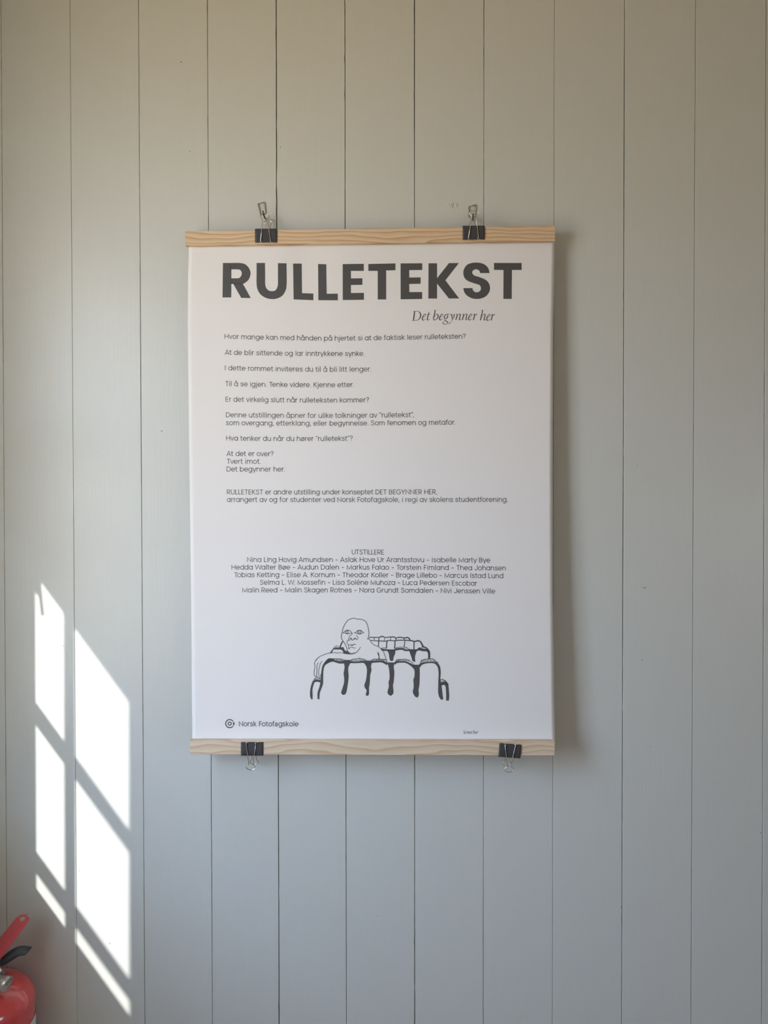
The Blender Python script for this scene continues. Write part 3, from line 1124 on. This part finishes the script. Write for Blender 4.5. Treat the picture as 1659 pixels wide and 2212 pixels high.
line(B, [(352, 0), (310, 40), (283, 81), (270, 125), (280, 180), (266, 260), (262, 340), (276, 375), (300, 380), (312, 350), (318, 260), (314, 195), (330, 130), (352, 103)], 11)
line(B, [(314, 190), (318, 260), (312, 350), (318, 385), (335, 400)], 11)
line(B, [(420, 75), (385, 130), (370, 200), (351, 270), (356, 330), (362, 395), (352, 405)], 11)
line(B, [(400, 330), (392, 370), (378, 420), (362, 422)], 10)
line(A, [(1240, 1042), (1272, 1008)], 9)
blob(C_, [(140, 450), (158, 448), (175, 490), (182, 545), (190, 590), (155, 590), (165, 545), (150, 500)])
# seat behind the shoulder on the left
blob(A, [(670, 920), (735, 835), (765, 818), (860, 818), (940, 808), (962, 862), (990, 885), (1020, 880), (1065, 940), (1040, 952), (950, 937), (920, 882),
         (880, 860), (740, 857), (710, 918)])
line(A, [(925, 695, 24), (898, 740, 26), (878, 800, 30), (870, 830, 30)])
line(A, [(750, 825), (775, 795), (805, 782), (840, 798), (852, 818)], 9)
line(A, [(805, 790), (795, 820)], 8)
line(A, [(1045, 800), (1050, 800)], 2)
# front row
line(B, [(350, 835, 36), (350, 780, 40), (355, 700, 46), (390, 600, 50), (412, 520, 58), (420, 400, 46), (430, 250, 40), (462, 150, 44), (540, 90, 50),
         (640, 66, 42), (760, 100, 46), (870, 92, 60)])
line(B, [(460, 120), (545, 30), (640, 28), (780, 30), (830, 48), (862, 75)], 12)
blob(B, [(470, 110), (545, 28), (690, 24), (640, 60), (560, 75), (500, 120)])
blob(B, [(860, 50), (975, 52), (985, 110), (965, 150), (940, 230), (950, 380), (930, 560), (905, 690), (880, 735), (845, 748), (815, 730), (803, 690),
         (855, 520), (860, 400), (850, 320), (868, 200), (858, 125)])
blob(B, [(1290, 65), (1410, 68), (1410, 120), (1395, 180), (1405, 260), (1380, 350), (1370, 520), (1355, 600), (1355, 720), (1335, 762), (1310, 765),
         (1290, 740), (1308, 660), (1270, 600), (1265, 540), (1295, 450), (1315, 280), (1300, 180), (1255, 112)])
line(B, [(955, 92, 44), (1090, 100, 34), (1230, 90, 40), (1310, 100, 56)])
line(B, [(975, 70), (1040, 36), (1170, 24), (1260, 38), (1305, 75)], 12)
blob(D_, [(245, 100), (405, 102), (385, 140), (373, 200), (386, 300), (373, 480), (358, 560), (368, 690), (350, 740), (310, 768), (270, 740), (248, 690),
          (275, 580), (270, 490), (290, 420), (285, 280), (268, 180)])
line(D_, [(-75, 92, 44), (20, 88, 34), (140, 86, 36), (250, 130, 60)])
line(D_, [(-75, 75), (-30, 36), (60, 34), (150, 38), (215, 46), (240, 90)], 11)
blob(D_, [(770, 145), (890, 148), (890, 230), (892, 330), (885, 540), (865, 660), (875, 720), (860, 785), (830, 797), (790, 770), (752, 690), (770, 590),
          (765, 440), (785, 380), (785, 260), (745, 190)])
line(D_, [(390, 130, 50), (430, 97, 40), (520, 92, 30), (610, 96, 32), (700, 135, 44), (790, 200, 60)])
line(D_, [(405, 90), (440, 48), (540, 40), (620, 38), (690, 70), (735, 95), (775, 148)], 11)
line(D_, [(880, 180, 56), (930, 128, 42), (1040, 105, 28), (1160, 102, 32), (1225, 125, 48), (1275, 200, 50), (1288, 330, 42), (1282, 430, 40), (1292, 560, 66),
          (1298, 680, 84), (1315, 780, 74), (1345, 838, 42)])
line(D_, [(900, 115), (940, 62), (1000, 40), (1100, 32), (1160, 32), (1205, 75), (1262, 108)], 14)
line(D_, [(1300, 540, 60), (1370, 518, 58), (1428, 560, 58), (1444, 680, 60), (1448, 780, 62), (1442, 862, 56)])
line(D_, [(1300, 445), (1350, 437), (1420, 488), (1462, 545)], 14)
blob(D_, [(1390, 480), (1425, 492), (1470, 560), (1400, 530)])
line(B, [(222, 838, 22), (208, 770, 52), (208, 640, 44), (232, 540, 44), (262, 478, 46), (330, 465, 44), (400, 480, 50)])
line(B, [(265, 450), (300, 402), (340, 402), (392, 432)], 11)
# middle and back rows
line(C_, [(-24, 160, 18), (0, 155, 18), (80, 155, 18), (170, 155, 18), (230, 135, 24), (300, 157, 18), (380, 150, 20), (470, 148, 22), (510, 168, 20),
          (580, 152, 22), (680, 166, 22), (740, 157, 26), (778, 185, 26), (792, 215, 24)])
line(C_, [(0, 217, 14), (60, 220, 16), (170, 225, 18), (325, 230, 20), (350, 217, 20), (490, 222, 18), (560, 214, 20), (680, 212, 20), (820, 222, 24),
          (880, 236, 26), (950, 222, 28), (1000, 245, 28), (1030, 300, 34), (1052, 350, 36)])
for pts, w in (([(80, 160), (76, 205)], 16), ([(172, 160), (165, 240), (160, 335)], 18), ([(285, 165), (278, 218)], 12), ([(410, 160), (396, 212)], 13),
               ([(510, 170), (505, 215)], 20), ([(675, 168), (672, 215)], 20), ([(332, 228), (324, 300), (322, 372)], 22), ([(488, 225), (490, 300), (478, 375)], 22),
               ([(690, 225), (678, 300), (672, 352)], 18), ([(870, 240), (868, 320), (868, 395)], 22), ([(-25, 165), (-40, 200)], 10)):
    line(C_, pts, w)
line(C_, [(212, 375, 16), (240, 402, 36), (330, 408, 30), (480, 408, 30), (550, 388, 40), (640, 386, 38), (700, 412, 36), (790, 408, 34), (930, 408, 34),
          (970, 388, 50), (1050, 408, 48), (1120, 412, 46), (1165, 455, 46), (1170, 520, 44), (1172, 595, 40)])
line(C_, [(480, 385), (520, 358), (600, 348), (700, 352), (745, 370), (775, 392)], 10)
line(C_, [(215, 378), (255, 360), (320, 366)], 9)
line(C_, [(1040, 340, 30), (1110, 362, 26), (1160, 415, 30), (1178, 460, 30)])
line(C_, [(935, 400), (965, 365), (1040, 362)], 10)
blob(C_, [(315, 402), (495, 402), (495, 470), (465, 545), (455, 610), (424, 625), (390, 610), (375, 540), (362, 462)])
blob(C_, [(765, 400), (940, 400), (908, 470), (888, 550), (896, 642), (868, 640), (832, 610), (822, 560), (795, 490)])
# short hatching on the seat edges
for fn, x0, x1, y0, y1, n, sl in ((B, 690, 850, 36, 78, 9, 22), (B, 1000, 1280, 40, 80, 16, -6), (B, 1415, 1660, 42, 76, 14, -14),
                                  (D_, 10, 225, 42, 74, 10, 6), (D_, 430, 690, 46, 78, 16, -8), (D_, 920, 1200, 48, 98, 14, -4),
                                  (D_, 1310, 1400, 455, 505, 5, 18), (B, 280, 390, 418, 450, 6, -16), (C_, 500, 740, 362, 384, 14, -4),
                                  (C_, 975, 1100, 375, 398, 7, 10), (C_, 240, 310, 372, 394, 5, 4), (B, 545, 640, 36, 66, 6, -8)):
    for k in range(n):
        x = x0 + (x1 - x0) * (k + random.uniform(-.25, .25)) / (n - 1)
        pr.ribbon([fn((x, y0, random.uniform(6, 11))), fn((x + sl, y1, random.uniform(6, 10)))])
pr.build('drawing')

# ------------------------------------------------------------------ pine slats
SLAT_T = 0.0078


def slat(name_label, y_mid, front_tl, front_tr, front_br, front_bl, mat):
    yf = y_mid - SLAT_T - 0.0002
    corners = [W(*p, yf) for p in (front_tl, front_tr, front_br, front_bl)]
    root = empty('poster_rail', (corners[3] + corners[2]) / 2)
    tag(root, name_label, 'wooden slat', 'pine slats holding the poster')
    f = MB()
    f.hexa(corners, SLAT_T)
    o = f.build('front_slat', mat, root, bevel=0.0007)
    b = MB()
    b.hexa([c + Vector((s[0] * .001, SLAT_T + .0008, s[1] * .0006)) for c, s in zip(corners, ((1, -1), (-1, -1), (-1, 1), (1, 1)))], SLAT_T)
    b.build('back_slat', mat, root, bevel=0.0007)
    return root, yf


yt = paper_y(0, Z_TOPR)
yb = paper_y(0, Z_BOTR)
rail_top, yf_top = slat('pale pine slat clamping the top edge of the poster, held by two hooked clips', yt,
                        (399.5, 499.3), (1199.5, 487.3), (1199.5, 520.3), (400, 530), M_PINE)
rail_bot, yf_bot = slat('pale pine slat weighing down the bottom edge of the poster', yb,
                        (410, 1599), (1199.2, 1600.3), (1198, 1632.3), (410.3, 1629.8), M_PINE2)


# ------------------------------------------------------------------ binder clips
def binder_clip(label, cx, lip_py, spine_py, width_px, yf, tilt, front, back, up=True):
    """front/back: (half gap at lip, half gap at neck, neck px, half belly, belly px, tip px, shift px at tip, y of the tip)"""
    s = (CAM_D + yf) / FPX                       # metres per pixel at the slat face
    H = abs(lip_py - spine_py) * s
    wd = width_px * s / 2
    sg = 1 if up else -1
    root = empty('binder_clip', W(cx, spine_py, yf))
    tag(root, label, 'clip', 'black binder clips on the poster slats')
    depth = 2 * SLAT_T + 0.0010
    y_f, y_b = -0.0005, depth + 0.0005
    th = 0.0007
    # body: sprung sheet: lip roll, front plate, spine, back plate, lip roll (profile in y, z; z up from the spine)
    bow = 0.0016
    prof = [(y_f - 0.0012, -H + 0.0008), (y_f - 0.0006, -H)]
    prof += [(y_f, -H + 0.0010), (y_f - 0.0007, -H * .55), (y_f - 0.0005, -0.0010), (y_f + 0.0002, 0.0007),
             (depth / 2, 0.0010), (y_b - 0.0002, 0.0007), (y_b + 0.0005, -0.0010), (y_b + 0.0007, -H * .55), (y_b, -H + 0.0010),
             (y_b + 0.0006, -H), (y_b + 0.0012, -H + 0.0008)]
    m = MB()
    cols = 13
    vs, fs = [], []
    for i in range(cols):
        x = -wd + 2 * wd * i / (cols - 1)
        for k, (y, z) in enumerate(prof):
            # two notches in each lip where the handles sit
            notch = 0.0
            if k in (0, 1, 11, 12) and abs(abs(x) - wd * 0.5) < wd * 0.10:
                notch = 0.0010
            vs.append(Vector((x, y, (z + notch) * sg)))
    n = len(prof)
    for i in range(cols - 1):
        for k in range(n - 1):
            a = i * n + k
            fs.append((a, a + 1, a + n + 1, a + n))
    m.add(vs, fs)
    R = Matrix.Rotation(math.radians(tilt), 4, 'Y')
    base = root.location

    def place(v):
        return base + (R @ Vector(v))
    m.v = [place(v) for v in m.v]
    body = m.build('clip_body', M_BLACK, root, auto=35)
    md = body.modifiers.new('thickness', 'SOLIDIFY')
    md.thickness = th
    md.offset = 0
    for which, spec in (('front', front), ('back', back)):
        bx, tx, g0, g1, neck, belly, bel, tip, ytip = spec
        y0 = (y_f - 0.0018) if which == 'front' else (y_b + 0.0018)
        par = (CAM_D + yf) / (CAM_D + yf + y0)
        lip = FH / 2 + (lip_py - FH / 2) * par
        L = abs(lip - tip)
        tb = min(.8, H / s / L * 1.04)                # runs flat on the body, then leans past the spine

        def hp(dx, py):
            t = abs(lip - py) / L                     # 0 at the lip, 1 at the tip
            yy = y0 if t < tb else y0 + (ytip - yf - y0) * (t - tb) / (1 - tb)
            return W(bx + (tx - bx) * t + dx, py, yf + yy)
        sgn = -1 if up else 1
        lip_in = lip + sgn * 1.6
        pts = [(-g0 * .78, lip_in - sgn * .6), (-g0, lip_in), (-g0 * .5 - g1 * .5, (lip_in + neck) / 2), (-g1, neck), (-belly, bel),
               (-belly * .82, bel + (tip - bel) * .55), (-belly * .4, tip + (bel - tip) * .1), (0, tip)]
        full = pts + [(-x, y) for x, y in reversed(pts[:-1])]
        sm = full[:2] + catmull(full[2:-2], 6) + full[-2:]
        w = MB()
        w.tube([hp(x, y) for x, y in sm], 0.00072, 8)
        w.build('wire_handle', M_CHROME, root, smooth=True)
    return root


binder_clip('black binder clip at the left of the top slat, hung on the left hook', 574.6, 524, 495.5, 47, yf_top, -0.3,
            (574, 571.6, 10.9, 5.0, 475.8, 9.9, 467, 462, -0.016), (578.5, 579.3, 10, 5.2, 487.5, 9.2, 481.5, 476.3, -0.0045), True)
binder_clip('black binder clip at the right of the top slat, hung on the right hook', 1022.9, 517.5, 489, 47, yf_top, -0.4,
            (1022.7, 1024.1, 10.7, 4.9, 469, 9.8, 462, 455.3, -0.030), (1020.5, 1021, 10, 5.8, 479.5, 9.6, 474, 468.5, -0.0075), True)
binder_clip('black binder clip squarely gripping the bottom slat below the emblem', 544.6, 1602.5, 1631, 47.5, yf_bot, 0,
            (542.3, 541.8, 10.4, 5.0, 1649, 9.9, 1657, 1663.4, -0.046), (549, 549, 10, 4.7, 1638, 9.4, 1645.8, 1651.3, -0.014), False)
binder_clip('black binder clip gripping the bottom slat slightly askew near its right end', 1100.3, 1606.5, 1635, 47.5, yf_bot, 4.2,
            (1102.4, 1099.2, 11, 4.6, 1652.8, 10.0, 1661.5, 1668, -0.046), (1098, 1095.7, 10, 4.8, 1643, 10.0, 1649, 1654.5, -0.014), False)


# ------------------------------------------------------------------ clear adhesive hooks
def wall_hook(label, corners, tip_top, tip_bot, reach):
    pts = [W(*c, -0.0006) for c in corners]
    ctr = sum(pts, Vector()) / 4
    root = empty('wall_hook', ctr + Vector((0, 0, -0.012)))
    tag(root, label, 'hook', 'small hooks on the board wall')
    pl = MB()
    pl.hexa([p + Vector((0, -0.0002, 0)) for p in pts], 0.0005)
    pl.build('base_plate', M_FILM, root)
    rim = MB()
    rr = [p + Vector((0, -0.0010, 0)) for p in pts]
    for i in range(4):
        rim.tube([rr[i], rr[(i + 1) % 4]], 0.0007, 8)
    rim.build('plate_rim', M_CLEAR, root, smooth=True)
    # hook arm: out from the foot of the plate, its tip turned up
    hk = MB()
    a, b = W(*tip_bot, -reach), W(*tip_top, -reach)
    foot = (pts[2] + pts[3]) / 2
    path = [Vector((a.x, -0.001, a.z + 0.001)), Vector((a.x, -reach * .5, a.z - 0.0005)), a, b]
    hk.tube(catmull([tuple(p) for p in path], 5), 0.0013, 10)
    hk.build('hook_arm', M_HOOKTIP, root, smooth=True)
    return root


wall_hook('small clear plastic wall hook, slightly tilted, above the left clip', [(557.5, 440.5), (571.5, 437.5), (574.3, 462.5), (562.8, 464)],
          (568, 456), (569.3, 463.5), 0.020)
wall_hook('small clear plastic wall hook, upright, above the right clip', [(1012.3, 446.5), (1027.2, 443), (1026.7, 469), (1012.6, 469)],
          (1022.2, 461.5), (1021.6, 470), 0.012)

# ------------------------------------------------------------------ fire extinguisher
EY = -0.067                                     # axis distance from the wall
es = (CAM_D + EY) / FPX
ex = W(-20, 2130, EY).x
R_E = 87 * es
z_sh = W(0, 2172, EY).z                          # where the shoulder meets the wall of the cylinder
ext = empty('fire_extinguisher', (ex, EY, z_sh - 0.42))
tag(ext, 'red fire extinguisher hung low on the wall at the left edge, below the sunlit patches', 'fire extinguisher')
DOME = 59.5 * es
prof = [(R_E * .80, -0.440), (R_E * .95, -0.434), (R_E, -0.42), (R_E, -0.3), (R_E, -0.2), (R_E, -0.1), (R_E, -0.04), (R_E, -0.02)]
for k in range(0, 19):
    a = math.radians(90 * k / 18)
    r = R_E * math.cos(a)
    if r < 0.012:
        break
    prof.append((r, DOME * math.sin(a)))
m = MB()
m.lathe(prof, (ex, EY, z_sh), seg=72)
m.build('cylinder_body', M_RED, ext, smooth=True)
zt = z_sh + DOME * .97
m = MB()
m.lathe([(0.019, -0.012), (0.019, 0.006), (0.014, 0.010), (0.0135, 0.030), (0.012, 0.036)], (ex, EY, zt), seg=32)
m.build('valve', M_BRASS, ext, auto=40)
# pressure gauge, facing right and a little down
gc = W(12, 2126, EY - 0.030)
gax = Vector((0.93, -0.22, -0.29)).normalized()
m = MB()
m.lathe([(0.0075, -0.022), (0.0085, -0.010), (0.0112, -0.006), (0.0118, 0.0), (0.0118, 0.003), (0.0102, 0.003), (0.0098, 0.0008)], gc, gax, 36)
gauge = m.build('pressure_gauge', M_BRASS, ext, auto=40)
m = MB()
m.lathe([(0.0099, 0.0), (0.0099, 0.0011)], gc, gax, 30)
dial = m.build('gauge_dial', M_DIAL, gauge)
m = MB()
u = gax.orthogonal().normalized()
v = gax.cross(u)
q = gc + gax * 0.0018
m.prism([q + u * .0075, q + v * .0009 - u * .001, q - v * .0009 - u * .001], gax * .0004)
m.build('gauge_needle', M_CHIP, gauge)
m = MB()
m.tube([gc - gax * 0.02, Vector((ex, EY, zt + .02))], 0.007, 12)
m.build('gauge_stem', M_BRASS, ext, smooth=True)

# squeeze lever: folded red strap with a hole near its tip
def LY(px):
    """the lever swings towards the wall as it runs to the right"""
    return lerp_table([(-30, EY), (62, -0.036)], px)




far_px = [(-52, 2090), (-20, 2051), (0, 2027), (22, 2000), (36, 1983), (45, 1977.5), (52, 1976)]
near_px = [(-30, 2094), (-10, 2068), (5, 2050), (30, 2021), (48, 1999), (57, 1988), (60, 1981)]
far = [W(x, y, LY(x) + 0.011) for x, y in catmull(far_px, 10)]
near = [W(x, y, LY(x) - 0.011) for x, y in catmull(near_px, 10)]
nn = len(far)
rows = 21
HU, HV, AU, AV = .80, .46, .11, .33
grid = [[(i / (nn - 1), k / (rows - 1)) for k in range(rows)] for i in range(nn)]


def ellipse_d(u_, v_):
    return math.hypot((u_ - HU) / AU, (v_ - HV) / AV)


m = MB()
vs, fs = [], []
du, dv = .5 / (nn - 1), .5 / (rows - 1)
for i in range(nn):
    for k in range(rows):
        u_, v_ = grid[i][k]
        near_hole = [ellipse_d(u_ + a * du, v_ + b * dv) < 1 for a in (-1, 1) for b in (-1, 1)]
        if any(near_hole) and not all(near_hole):          # rim vertices sit on the hole's edge
            d_ = ellipse_d(u_, v_)
            u2, v2 = HU + (u_ - HU) / d_, HV + (v_ - HV) / d_
            fi = u2 * (nn - 1)
            i0 = min(nn - 2, int(fi))
            A_ = far[i0].lerp(far[i0 + 1], fi - i0)
            B_ = near[i0].lerp(near[i0 + 1], fi - i0)
            vs.append(A_.lerp(B_, v2))
            continue
        vs.append(far[i].lerp(near[i], k / (rows - 1)))


def skip(i, k):
    u_, v_ = (i + .5) / (nn - 1), (k + .5) / (rows - 1)
    return ((u_ - HU) / AU) ** 2 + ((v_ - HV) / AV) ** 2 < 1


for i in range(nn - 1):
    for k in range(rows - 1):
        if not skip(i, k):
            a = i * rows + k
            fs.append((a, a + 1, a + rows + 1, a + rows))
# tip cap and folded flange along the near edge
fl_px = catmull([(-26, 2108), (-6, 2081), (9, 2061), (33, 2029), (51, 2005), (60, 1992), (63.5, 1983)], 10)
fl = [W(x, y, LY(x) - 0.0125) for x, y in fl_px]
nb = len(vs)
vs += fl
for i in range(nn - 1):
    fs.append((i * rows + rows - 1, nb + i, nb + i + 1, (i + 1) * rows + rows - 1))
tip = [W(x, y, LY(x) - .002) for x, y in [(57, 1976), (62, 1979)]]
nb2 = len(vs)
vs += tip
fs.append(tuple([(nn - 1) * rows + k for k in range(rows)] + [nb + nn - 1, nb2 + 1, nb2]))
m.add(vs, fs)
lev = m.build('squeeze_lever', M_REDP, ext, auto=50)
md = lev.modifiers.new('thickness', 'SOLIDIFY')
md.thickness = 0.0016
md.offset = 0
md = lev.modifiers.new('bevel', 'BEVEL')
md.width = 0.0006
md.segments = 2

# lower carrying handle: dark curved grip
top_px = catmull([(-60, 2122), (-25, 2090), (0, 2071), (18, 2056), (36, 2047.5), (48, 2048), (56, 2050), (62.5, 2052)], 5)
low_px = catmull([(-45, 2128), (-15, 2104), (0, 2089), (22, 2077), (40, 2065), (50, 2059.5), (57, 2058), (62, 2056)], 5)
m = MB()
ring_n = 12
vs, fs = [], []
for (xa, ya), (xb, yb_) in zip(top_px, low_px):
    p, q = W(xa, ya, LY(xa)), W(xb, yb_, LY(xb))
    c, h = (p + q) / 2, (p - q) / 2
    for k in range(ring_n):
        a = 2 * math.pi * k / ring_n
        vs.append(c + h * math.cos(a) + Vector((0, 0.011, 0)) * math.sin(a))
for i in range(len(top_px) - 1):
    for k in range(ring_n):
        k2 = (k + 1) % ring_n
        fs.append((i * ring_n + k, i * ring_n + k2, (i + 1) * ring_n + k2, (i + 1) * ring_n + k))
fs.append(tuple(range(ring_n)))
fs.append(tuple((len(top_px) - 1) * ring_n + k for k in range(ring_n)))
m.add(vs, fs)
m.build('carry_handle', M_DGREY, ext, smooth=True)
# lever pivot block and safety pin
m = MB()
m.box((ex - .030, EY - .012, zt + .030), (ex - .002, EY + .010, zt + .075))
m.build('lever_bracket', M_DGREY, ext, bevel=.003)
m = MB()
pc_ = W(-1.5, 2097, EY - .022)
m.lathe([(0.0005, -.0032), (.0024, -.002), (.0032, 0), (.0024, .002), (.0005, .0032)], pc_, (0, -1, 0), 20)
m.tube([pc_, pc_ + Vector((-.004, .006, 0))], 0.0014, 8)
m.build('safety_pin', M_PIN, ext, smooth=True)
# label wrapped on the cylinder: lower right, with a slanting edge
m = MB()
vs, fs = [], []
na, nz = 40, 60
for k in range(nz + 1):
    zz = z_sh - 0.026 - 0.16 * k / nz
    for i in range(na + 1):
        a0 = math.radians(-6 - 62 * min(1, k * 0.16 / nz / 0.04))
        a = a0 + (math.radians(40) - a0) * i / na
        vs.append((ex + (R_E + .0005) * math.cos(a), EY + (R_E + .0005) * math.sin(a), zz))
for k in range(nz):
    for i in range(na):
        a = k * (na + 1) + i
        fs.append((a, a + 1, a + na + 2, a + na + 1))
m.add(vs, fs)
m.build('label', M_LABEL, ext, smooth=True)
# wall bracket that carries it
m = MB()
m.box((ex - .03, EY + R_E - .002, z_sh - .26), (ex + .03, -0.0008, z_sh - .05))
m.build('wall_bracket', M_DGREY, ext, bevel=.002)
# hose
m = MB()
hz = [(ex - .012, EY, zt + .03), (ex - .055, EY - .02, zt + .015), (ex - .075, EY - .045, zt - .05), (ex - .073, EY - .05, zt - .2), (ex - .07, EY - .05, zt - .36)]
m.tube(catmull(hz, 8), 0.008, 12)
m.build('hose', M_RUBBER, ext, smooth=True)
